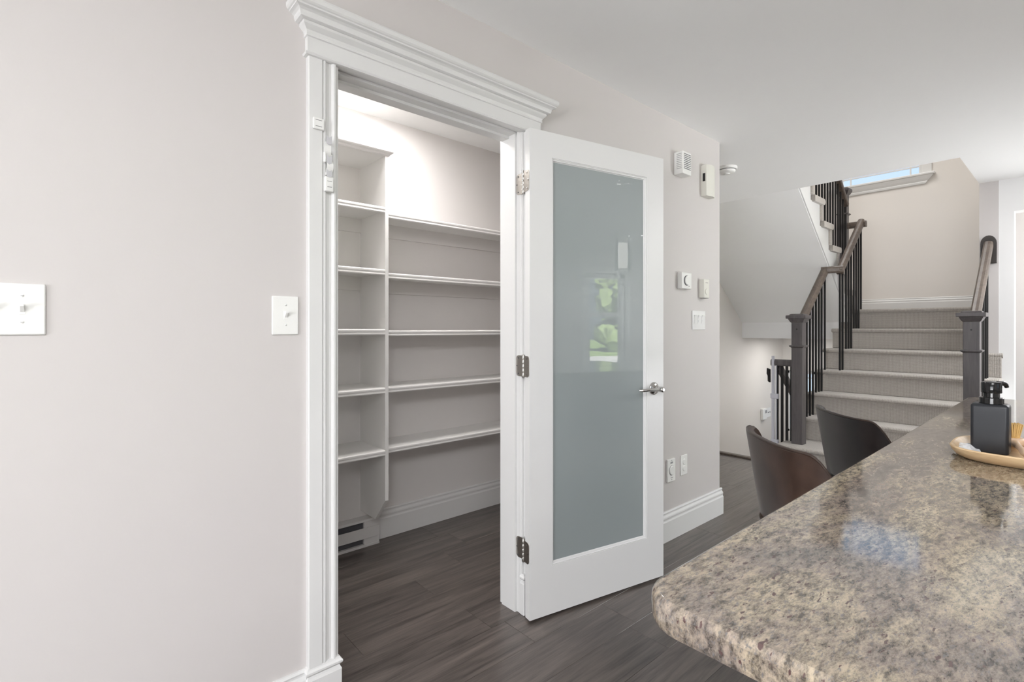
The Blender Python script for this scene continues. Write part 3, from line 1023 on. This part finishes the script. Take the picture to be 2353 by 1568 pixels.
SL = .814
lr = thing('stair_railing', 'left stair railing of black iron balusters climbing in a jog from a charcoal newel', 'railing', (4.845, 1.677, RISE))
newel(lr, 4.845, 1.677, RISE - .005, 1.345)
def zl(x): return 1.217 + SL * (x - 4.89)
m = rail_seg(MB(), (4.87, 1.700, zl(4.87)), (5.585, 1.700, zl(5.585)))
m.build('handrail', M_rail, lr)
zj = zl(5.585)
rail_seg(MB(), (5.575, 1.728, zj + .004), (5.635, 1.555, zj + .010)).build('handrail_jog', M_rail, lr)
def zu(x): return 1.782 + SL * (x - 5.63)
rail_seg(MB(), (5.612, 1.580, zu(5.612)), (6.330, 1.580, zu(6.330))).build('handrail', M_rail, lr)
rail_seg(MB(), (6.325, 1.70, zu(6.30) - .005), (6.325, 1.535, zu(6.30) - .005)).build('handrail_return', M_rail, lr)
newel(lr, 6.325, 1.742, lz, 2.735, .080, .125)
for i, xs in ((1, (5.105, 5.187, 5.265)), (2, (5.345, 5.425, 5.500)), (3, (5.590,))):
    for xx in xs:
        baluster(lr, xx, 1.700, RISE * (i + 1) - .004, zl(xx) - .03)
for i, xs in ((3, (5.625, 5.705)), (4, (5.815, 5.897, 5.978)), (5, (6.07, 6.15, 6.232)), (6, (6.315,))):
    for xx in xs:
        baluster(lr, xx, 1.580, RISE * (i + 1) - .004, zu(xx) - .03)

rr_ = thing('stair_railing', 'right stair railing running from the newel behind the counter to a wall rosette', 'railing', (4.845, .539, RISE))
newel(rr_, 4.845, .539, RISE - .005, 1.342)
def zr(x): return 1.225 + .79 * (x - 4.89)
rail_seg(MB(), (4.87, .541, zr(4.87)), (WE - .015, .541, zr(WE - .015)), .060, .062).build('handrail', M_rail, rr_)
ro = MB()
pts = [(.541 + .050 * cos(a), zr(WE) - .005 + .050 * sin(a) * 1.3) for a in [k * pi / 12 for k in range(13)]] + [(.541 - .050, zr(WE) - .175), (.541 + .050, zr(WE) - .175)]
ro.prism(pts, 'x', WE - .020, WE - .0005, .003)
ro.build('rail_rosette', paint('dark_rosette', (0.035, 0.028, 0.024), 0.4), rr_)
for i, xs in ((0, (4.98,)), (1, (5.10, 5.20)), (2, (5.345, 5.44)), (3, (5.59, 5.68))):
    for xx in xs:
        baluster(rr_, xx, .541, RISE * (i + 1) - .004, zr(xx) - .03)

ur = thing('stair_railing', 'upper stair railing on the second flight above the sloped soffit', 'railing', (6.2, 1.70, 1.62))
def zq(x): return 2.555 + .84 * (6.29 - x)
rail_seg(MB(), (6.30, 1.715, zq(6.30)), (4.6, 1.715, zq(4.6))).build('handrail', M_rail, ur)
for k in range(7):
    for dx in (.045, .125, .205):
        xx = UX[k] - dx
        baluster(ur, xx, 1.715, 1.4175 + RISE * (k + 1) - .004, zq(xx) - .03)

gr = thing('guard_railing', 'short guard railing dropping beside the down stairs left of the newel', 'railing', (4.9, 1.82, 0))
rail_seg(MB(), (4.90, 1.715, .905), (4.90, 1.925, .905), .060, .060).build('handrail', M_newel, gr)
rail_seg(MB(), (4.91, 1.860, .86), (5.75, 1.860, .86 - SL * .84), .055, .058).build('handrail', M_newel, gr)
for xx, yy, zz in ((4.895, 1.875, 0.0), (4.90, 1.835, 0.0), (4.90, 1.795, .10), (4.90, 1.755, .16)):
    baluster(gr, xx, yy, zz, .88, .009)

bg = thing('safety_gate', 'pale grey safety gate upright with black latch at the head of the down stairs', 'gate', (4.88, 1.905, 0))
gp = MB().box(4.868, 4.884, 1.893, 1.917, .02, .965, .003).box(4.868, 4.884, 1.872, 1.880, .14, .88, .001)
gp.build('gate_post', M_gate, bg)
for zz in (.575, .155):
    MB().box(4.862, 4.890, 1.858, 1.924, zz, zz + .045, .003).build('gate_bracket', M_gate, bg)
MB().prism([(1.930, .84), (1.955, .85), (1.957, .80), (1.948, .78), (1.947, .73), (1.930, .72)], 'x', 4.862, 4.888).build('gate_latch', M_black, bg)

# thermostat and switch on the lower stairwell wall
r = thing('thermostat', 'small white thermostat low on the bright stairwell wall behind the gate', 'thermostat', (6.83, SY, .10))
MB().box(6.765, 6.895, SY - .034, SY, .030, .170, .006, 2).build('housing', M_plastic, r, True)
MB().box(6.83, 6.885, SY - .0348, SY - .0335, .110, .150).build('display', M_print, r)
r = thing('light_switch', 'pale double switch plate beside the lower thermostat on the stairwell wall', 'light switch', (7.02, SY, .10))
MB().box(6.955, 7.075, SY - .006, SY, .040, .165, .002).build('wall_plate', M_pier, r)
for xx in (6.99, 7.04):
    MB().box(xx - .006, xx + .006, SY - .014, SY - .006, .095, .112).build('toggle', M_print, r)

# ------------------------------------------------------------------ windows
def window_far(name, y0, y1, z0, z1, grid_y, grid_z, label):
    w = struct_root(name, (SX, (y0 + y1) / 2, z0), label)
    f = MB()
    for a, b, c, d in ((y0, y0 + .04, z0, z1), (y1 - .04, y1, z0, z1), (y0, y1, z0, z0 + .035), (y0, y1, z1 - .04, z1)):
        f.box(SX + .02, SX + .10, a, b, c, d, .004)
    f.build('window_frame', M_trim, w)
    MB().box(SX + .058, SX + .064, y0 + .03, y1 - .03, z0 + .03, z1 - .03).build('pane', M_glass, w)
    for gy in grid_y:
        MB().box(SX + .052, SX + .070, gy - .007, gy + .007, z0 + .03, z1 - .03).build('muntin', M_trim, w)
    for gz in grid_z:
        MB().box(SX + .050, SX + .072, y0 + .03, y1 - .03, gz - .007, gz + .007).build('muntin', M_trim, w)
    return w


w3 = window_far('window_3', *W3, (1.385, 1.995), (3.125, 4.13), 'white prairie-grid window over the stair landing showing blue sky')
# casing, sill and tapered apron
MB().box(SX - .020, SX, W3[0] - .085, W3[0] + .01, 3.02, W3[3] + .08, .004).build('casing', M_trim, w3)
MB().box(SX - .020, SX, W3[1] - .01, W3[1] + .085, 3.02, W3[3] + .08, .004).build('casing', M_trim, w3)
MB().box(SX - .020, SX, W3[0] - .085, W3[1] + .085, W3[3], W3[3] + .09, .004).build('casing', M_trim, w3)
MB().box(SX - .050, SX + .05, W3[0] - .115, W3[1] + .115, 2.990, 3.020, .008, 2).build('sill', M_trim, w3)
ap = MB()
ap.loft([[(SX, W3[0] - .10 + q, z), (SX - d, W3[0] - .10 + q, z), (SX - d, W3[1] + .10 - q, z), (SX, W3[1] + .10 - q, z)]
         for q, d, z in ((0.0, .044, 2.990), (.004, .042, 2.982), (.030, .030, 2.950), (.055, .018, 2.925), (.058, .020, 2.918), (.070, .016, 2.900), (.078, .012, 2.893))])
ap.build('apron', M_trim, w3)
w4 = window_far('window_4', *W4, (), (.545,), 'bright sidelight window of the lower entry seen between balusters')


def window_y(name, X0, X1, z0, z1, meeting, label):
    w = struct_root(name, ((X0 + X1) / 2, -3.30, z0), label)
    f = MB()
    t = .075
    for a, b, c, d in ((X0, X0 + t, z0, z1), (X1 - t, X1, z0, z1), (X0, X1, z0, z0 + t), (X0, X1, z1 - t, z1)):
        f.box(a, b, -3.40, -3.31, c, d, .004)
    f.box(X0 + .06, X1 - .06, -3.385, -3.335, meeting - .03, meeting + .03, .004)
    f.build('window_frame', M_trim, w)
    MB().box(X0 + t - .01, X1 - t + .01, -3.372, -3.366, z0 + t - .01, z1 - t + .01).build('pane', M_glass, w)
    c = MB()
    for a, b, e, d in ((X0 - .08, X0 + .005, z0 - .08, z1 + .08), (X1 - .005, X1 + .08, z0 - .08, z1 + .08), (X0, X1, z0 - .08, z0 + .005), (X0, X1, z1 - .005, z1 + .08)):
        c.box(a, b, -3.30, -3.28, e, d, .003)
    c.build('casing', M_trim, w)
    return w


window_y('window_2', *W2, 1.43, 'double-hung window mirrored in the frosted door glass')
window_y('window_1', *W1, 1.58, 'kitchen window in the wall opposite the pantry')
window_y('window_5', *W5, 1.5, 'wide glazed opening opposite the stair, added to let fill light in')
dp = struct_root('window_6', (-5.26, -.9, 0), 'sliding patio door behind the viewer')
f = MB()
for a, b, c, d in ((-2.65, -2.58, 0, 2.36), (.78, .85, 0, 2.36), (-.94, -.86, 0, 2.36), (-2.65, .85, 0, .08), (-2.65, .85, 2.28, 2.36)):
    f.box(-5.30, -5.22, a, b, c, d, .004)
f.build('window_frame', M_trim, dp)
MB().box(-5.265, -5.258, -2.6, .8, .06, 2.3).build('pane', M_glass, dp)

# outdoors, seen only through the dining window (and mirrored in the door glass)
struct(MB().box(-40, 60, -70, -27, -.75, -.65).build('lawn', M_lawn))
struct(MB().box(-40, 60, -27, -3.42, -.75, -.66).build('driveway', M_drive))
def bush(name, label, cat, x, y, r, h, trunk):
    o = thing(name, label, cat, (x, y, -.65))
    b = MB()
    rnd = random.Random(int(x * 31 + y))
    for _ in range(64):
        a, rr, hh = rnd.uniform(0, 2 * pi), rnd.uniform(0, r * .8), rnd.uniform(trunk, h)
        m = bmesh.ops.create_icosphere(b.bm, subdivisions=2, radius=r * rnd.uniform(.18, .34), matrix=Matrix.Translation((x + rr * cos(a), y + rr * sin(a), -.65 + hh)))
        for v in m['verts']:
            v.co += Vector((rnd.uniform(-1, 1), rnd.uniform(-1, 1), rnd.uniform(-1, 1))) * r * .06
    b.build('foliage', M_leaf, o)
    MB().tube([(x, y, -.66), (x, y, -.65 + trunk + .3)], [.12, .08], 8).build('trunk', M_bark, o)
for x, y, r_, h_, t_, lb in ((6.5, -31.0, 3.4, 6.5, 1.0, 'leafy garden tree beyond the driveway opposite the window'), (14.5, -33.0, 3.6, 8.0, 1.2, 'taller garden tree further along the lawn'),
                        (23.0, -32.0, 3.2, 6.0, .8, 'spreading garden tree at the far side of the lawn')):
    bush('garden_tree', lb, 'tree', x, y, r_, h_, t_)

# ------------------------------------------------------------------ kitchen peninsula
CT = .915
ctop = thing('granite_countertop', 'long polished beige and grey granite countertop with rounded corner', 'countertop', (1.75, -.1, .88))
cx0, cx1, cy0, cy1 = .492, 3.02, -.75, .347
def slab_ring(q, z, rc=.055):
    pts = []
    R = rc
    for (cx_, cy_, a0) in ((cx1 - R, cy1 - R, 0), (cx0 + R, cy1 - R, pi / 2), (cx0 + R, cy0 + R, pi), (cx1 - R, cy0 + R, 3 * pi / 2)):
        for k in range(9):
            a = a0 + k * pi / 16
            pts.append((cx_ + (R - q) * cos(a), cy_ + (R - q) * sin(a), z))
    return pts
mb = MB()
mb.loft([slab_ring(q, z) for q, z in ((.006, CT - .036), (.002, CT - .034), (0, CT - .029), (0, CT - .008), (.002, CT - .003), (.007, CT))])
mb.build('slab', M_granite, ctop, True)
cab = thing('peninsula_cabinet', 'white base cabinet carrying the granite countertop', 'cabinet', (1.75, -.35, 0))
MB().box(.56, 2.97, -.72, .02, .09, CT - .037, .003).build('carcass', M_cabinet, cab)
MB().box(.60, 2.93, -.66, -.04, 0, .09).build('toe_kick', M_black, cab)
for k in range(3):
    xa = .58 + k * .80
    MB().box(xa, xa + .78, .02, .034, .12, CT - .06, .003).build('back_panel', M_cabinet, cab)
MB().box(.546, .56, -.70, 0.0, .12, CT - .06, .003).build('end_panel', M_cabinet, cab)

# ------------------------------------------------------------------ tray, soap bottle, brush, packet
tx, ty = 1.637, .062
ta, tb = .128, .157
def tray_ring(q, z, n=48):
    pts = []
    for k in range(n):
        a = 2 * pi * k / n
        c, s_ = cos(a), sin(a)
        e = 2 / 3.4
        pts.append((tx + (ta - q) * math.copysign(abs(c) ** e, c), ty + (tb - q) * math.copysign(abs(s_) ** e, s_), z))
    return pts
tr = thing('wooden_tray', 'shallow pale wooden tray with rounded corners holding soap bottle and brush', 'tray', (tx, ty, CT))
MB().loft([tray_ring(q, z) for q, z in ((.030, CT + .0002), (.022, CT + .002), (.010, CT + .009), (.003, CT + .018), (0, CT + .026), (.0015, CT + .0285), (.005, CT + .0285),
                                        (.010, CT + .024), (.016, CT + .014), (.026, CT + .008), (.040, CT + .0065))]).build('dish', M_tray, tr, True)
TB = CT + .0065
sb = thing('soap_dispenser', 'matte charcoal square soap bottle with glossy black pump on the tray', 'soap dispenser', (1.664, .152, TB))
bx0, bx1, by0, by1 = 1.636, 1.692, .1185, .186
def sq(q, z, rc=.0065):
    pts = []
    for cx_, cy_, a0 in ((bx1 - rc, by1 - rc, 0), (bx0 + rc, by1 - rc, pi / 2), (bx0 + rc, by0 + rc, pi), (bx1 - rc, by0 + rc, 3 * pi / 2)):
        for k in range(5):
            a = a0 + k * pi / 8
            pts.append((cx_ + (rc - q) * cos(a), cy_ + (rc - q) * sin(a), z))
    return pts
MB().loft([sq(q, z) for q, z in ((.004, TB), (.001, TB + .0015), (0, TB + .004), (0, TB + .109), (.001, TB + .1125), (.004, TB + .115), (.007, TB + .116))]).build('bottle', M_bottle, sb, True)
pcx, pcy = 1.664, .151
MB().lathe([(.0215, 0), (.0225, .001), (.0225, .014), (.0215, .015), (.016, .0155)], (pcx, pcy, TB + .1155), 'z', 28).build('collar', M_pump, sb, True)
pm = MB().lathe([(.015, 0), (.015, .011), (.0185, .0115), (.0190, .013), (.0190, .034), (.0175, .037), (.012, .0385), (0, .039)], (pcx, pcy, TB + .130), 'z', 28)
pm.build('pump_head', M_pump, sb, True)
zt = TB + .130 + .033
MB().tube([(pcx + .008, pcy - .010, zt), (pcx + .020, pcy - .019, zt + .001), (pcx + .026, pcy - .023, zt - .003), (pcx + .028, pcy - .0245, zt - .009)], [.0065, .0055, .0048, .0042], 12).build('spout', M_pump, sb, True)

db = thing('dish_brush', 'wooden dish brush lying across the tray with yellow bristles upward', 'brush', (1.64, .10, TB))
hA, hB = Vector((1.745, .118, CT + .022)), Vector((1.520, .083, CT + .036))
path = [hA.lerp(hB, t) for t in (0, .15, .35, .6, .85, .96, 1.0)]
MB().tube(path, [.010, .0085, .0065, .0062, .0085, .008, .004], 12).build('handle', M_brush_wood, db, True)
MB().lathe([(.020, -.006), (.022, 0), (.021, .006), (.016, .010)], (1.742, .118, CT + .025), 'z', 20).build('brush_head', M_brush_wood, db, True)
br = MB()
rnd = random.Random(3)
for k in range(90):
    a, q = rnd.uniform(0, 2 * pi), math.sqrt(rnd.uniform(0, 1))
    x0_, y0_ = 1.742 + .009 * q * cos(a), .118 + .009 * q * sin(a)
    x1_, y1_ = 1.742 + .017 * q * cos(a), .118 + .017 * q * sin(a)
    br.tube([(x0_, y0_, CT + .032), (x1_, y1_, CT + .068 + rnd.uniform(-.002, .002))], .0016, 4)
br = br.build('bristles', M_bristle, db); br['kind'] = 'stuff'
pk = thing('plastic_packet', 'crinkled clear plastic packet lying in the tray left of the bottle', 'packet', (1.64, .195, TB))
g = MB()
rnd = random.Random(9)
N = 9
grid = [[g.bm.verts.new((1.600 + .085 * i / (N - 1) , .190 + .012 * (1 - abs(2 * i / (N - 1) - 1)) - .05 * (jv / (N - 1) - .4) , TB + .005 + .010 * sin(pi * i / (N - 1)) * sin(pi * jv / (N - 1)) + rnd.uniform(-.0025, .0025) + .001)) for jv in range(N)] for i in range(N)]
for i in range(N - 1):
    for jv in range(N - 1):
        g.bm.faces.new((grid[i][jv], grid[i + 1][jv], grid[i + 1][jv + 1], grid[i][jv + 1]))
bot = bmesh.ops.extrude_face_region(g.bm, geom=list(g.bm.faces))
bmesh.ops.translate(g.bm, vec=(0, 0, -.003), verts=[v for v in bot['geom'] if isinstance(v, bmesh.types.BMVert)])
g.build('wrapper', paint('crinkled_clear_film', (0.78, 0.80, 0.83), 0.08, 0, 1, 0.9), pk)

# ------------------------------------------------------------------ bar stools
def make_stool(loc, rotz, mat, label):
    o = thing('bar_stool', label, 'bar stool', loc, rotz, 'leather bar stools at the granite counter')
    def loc_build(mb, name, mat_, smooth=True):
        return mb.build(name, mat_, o, smooth, world=False)
    # local +x faces forward; shell wraps the back
    nA, nV = 41, 13
    def top_h(ph):
        d = abs(ph) / radians(110)
        drop = max(0.0, (d - .494) / .506)
        return .886 - .2456 * drop ** 2.14
    def plan(ph, v):
        # v 0 at seat base, 1 at rim; the back is a broad shallow scoop
        a, b = .2226 * (.84 + .16 * v ** .8), .1174 * (.9 + .1 * v)
        e = .806
        c, s_ = cos(ph), sin(ph)
        x = -b * math.copysign(abs(c) ** e, c) + .045 * (1 - v)
        return x, a * math.copysign(abs(s_) ** e, s_)
    def surf(ph, v, off):
        zt_ = top_h(ph)
        z = .52 + (zt_ - .52) * v
        x, y = plan(ph, v)
        n = Vector((x * 2.2, y * .8, 0)).normalized()
        return (x + n.x * off, y + n.y * off, z)
    phs = [radians(-110 + 220 * i / (nA - 1)) for i in range(nA)]
    mb = MB()
    cols = []
    for ph in phs:
        colv = []
        for k in range(nV):
            colv.append(surf(ph, k / (nV - 1), .0))
        p = surf(ph, 1, -.007); colv.append((p[0], p[1], p[2] + .006))
        p = surf(ph, 1, -.015); colv.append((p[0], p[1], p[2] + .006))
        for k in range(nV):
            colv.append(surf(ph, 1 - k / (nV - 1), -.024))
        cols.append(colv)
    mb.loft(cols, close=True, caps=True)
    loc_build(mb, 'backrest_shell', mat)
    # welt along the rim
    loc_build(MB().tube([(lambda p: (p[0], p[1], p[2] + .0045))(surf(ph, 1, -.003)) for ph in phs], .0032, 6), 'piping', M_piping)
    SXO = .10
    # seat pan and cushion
    def ell(rx, ry, z, n=40, xo=0.0):
        xo += SXO
        e = 2 / 2.6
        return [(xo + rx * math.copysign(abs(cos(2 * pi * k / n)) ** e, cos(2 * pi * k / n)), ry * math.copysign(abs(sin(2 * pi * k / n)) ** e, sin(2 * pi * k / n)), z) for k in range(n)]
    loc_build(MB().loft([ell(.10, .10, .535), ell(.16, .16, .545), ell(.187, .188, .58), ell(.190, .190, .625)]), 'seat_pan', mat)
    loc_build(MB().loft([ell(.175, .175, .622), ell(.192, .188, .635, xo=.012), ell(.195, .188, .658, xo=.015), ell(.180, .172, .672, xo=.015), ell(.10, .10, .676, xo=.015)]), 'seat_cushion', mat)
    loc_build(MB().lathe([(.028, .06), (.028, .30), (.022, .305), (.022, .525), (.06, .536)], (SXO, 0, 0), 'z', 20), 'pedestal', M_black)
    loc_build(MB().lathe([(.195, 0), (.20, .004), (.198, .010), (.10, .020), (.035, .032), (.030, .06)], (SXO, 0, 0), 'z', 40), 'base_disc', M_black)
    fr_ = MB()
    fr_.tube([(SXO + .02 + .15 * cos(a), .13 * sin(a), .25) for a in [radians(-120 + 240 * k / 20) for k in range(21)]], .010, 8)
    fr_.tube([(SXO + .02 + .15 * cos(radians(120)), .13 * sin(radians(120)), .25), (SXO, .0, .25), (SXO + .02 + .15 * cos(radians(-120)), .13 * sin(radians(-120)), .25)], .009, 8)
    loc_build(fr_, 'footrest', M_black)
    return o


st1 = make_stool((1.634, .565, 0), radians(-45.85), M_leather, 'brown leather bucket bar stool nearer the frosted door')
st2 = copy_tree(st1)
st2.location = (2.313, .581, 0)
st2.rotation_euler = (0, 0, radians(-48.8))
st2['label'] = 'near-black leather bucket bar stool nearer the carpeted stairs'
for ch in st2.children:
    if ch.name.startswith(('backrest', 'seat')):
        ch.data = ch.data.copy()
        ch.data.materials[0] = M_leather_dark

# ------------------------------------------------------------------ pendant over the counter (mirrored in the door glass)
pd = thing('pendant_lamp', 'crystal cylinder pendant lamp hanging over the far end of the counter', 'pendant lamp', (2.925, -.197, CZ))
px_, py_ = 2.925, -.197
MB().lathe([(.060, 0), (.060, -.010), (.052, -.022), (.015, -.028)], (px_, py_, CZ), 'z', 28).build('canopy', M_chrome, pd, True)
MB().tube([(px_, py_, CZ - .02), (px_, py_, 1.99)], .002, 6).build('cord', M_black, pd)
MB().lathe([(.050, 0), (.052, -.004), (.052, -.030), (.048, -.034)], (px_, py_, 2.0), 'z', 28).build('cap', M_chrome, pd, True)
MB().lathe([(.036, 1.925 - CZ), (.038, 1.92 - CZ), (.038, 1.725 - CZ), (.035, 1.72 - CZ)], (px_, py_, CZ), 'z', 24).build('crystal_core', M_crystal, pd, True)
MB().lathe([(.066, 1.97 - CZ), (.066, 1.69 - CZ)], (px_, py_, CZ), 'z', 28).build('glass_sleeve', M_glass, pd, True)
pdl = bpy.data.lights.new('pendant_bulb', 'POINT'); pdl.energy = 6; pdl.color = (1, .95, .88); pdl.shadow_soft_size = .05
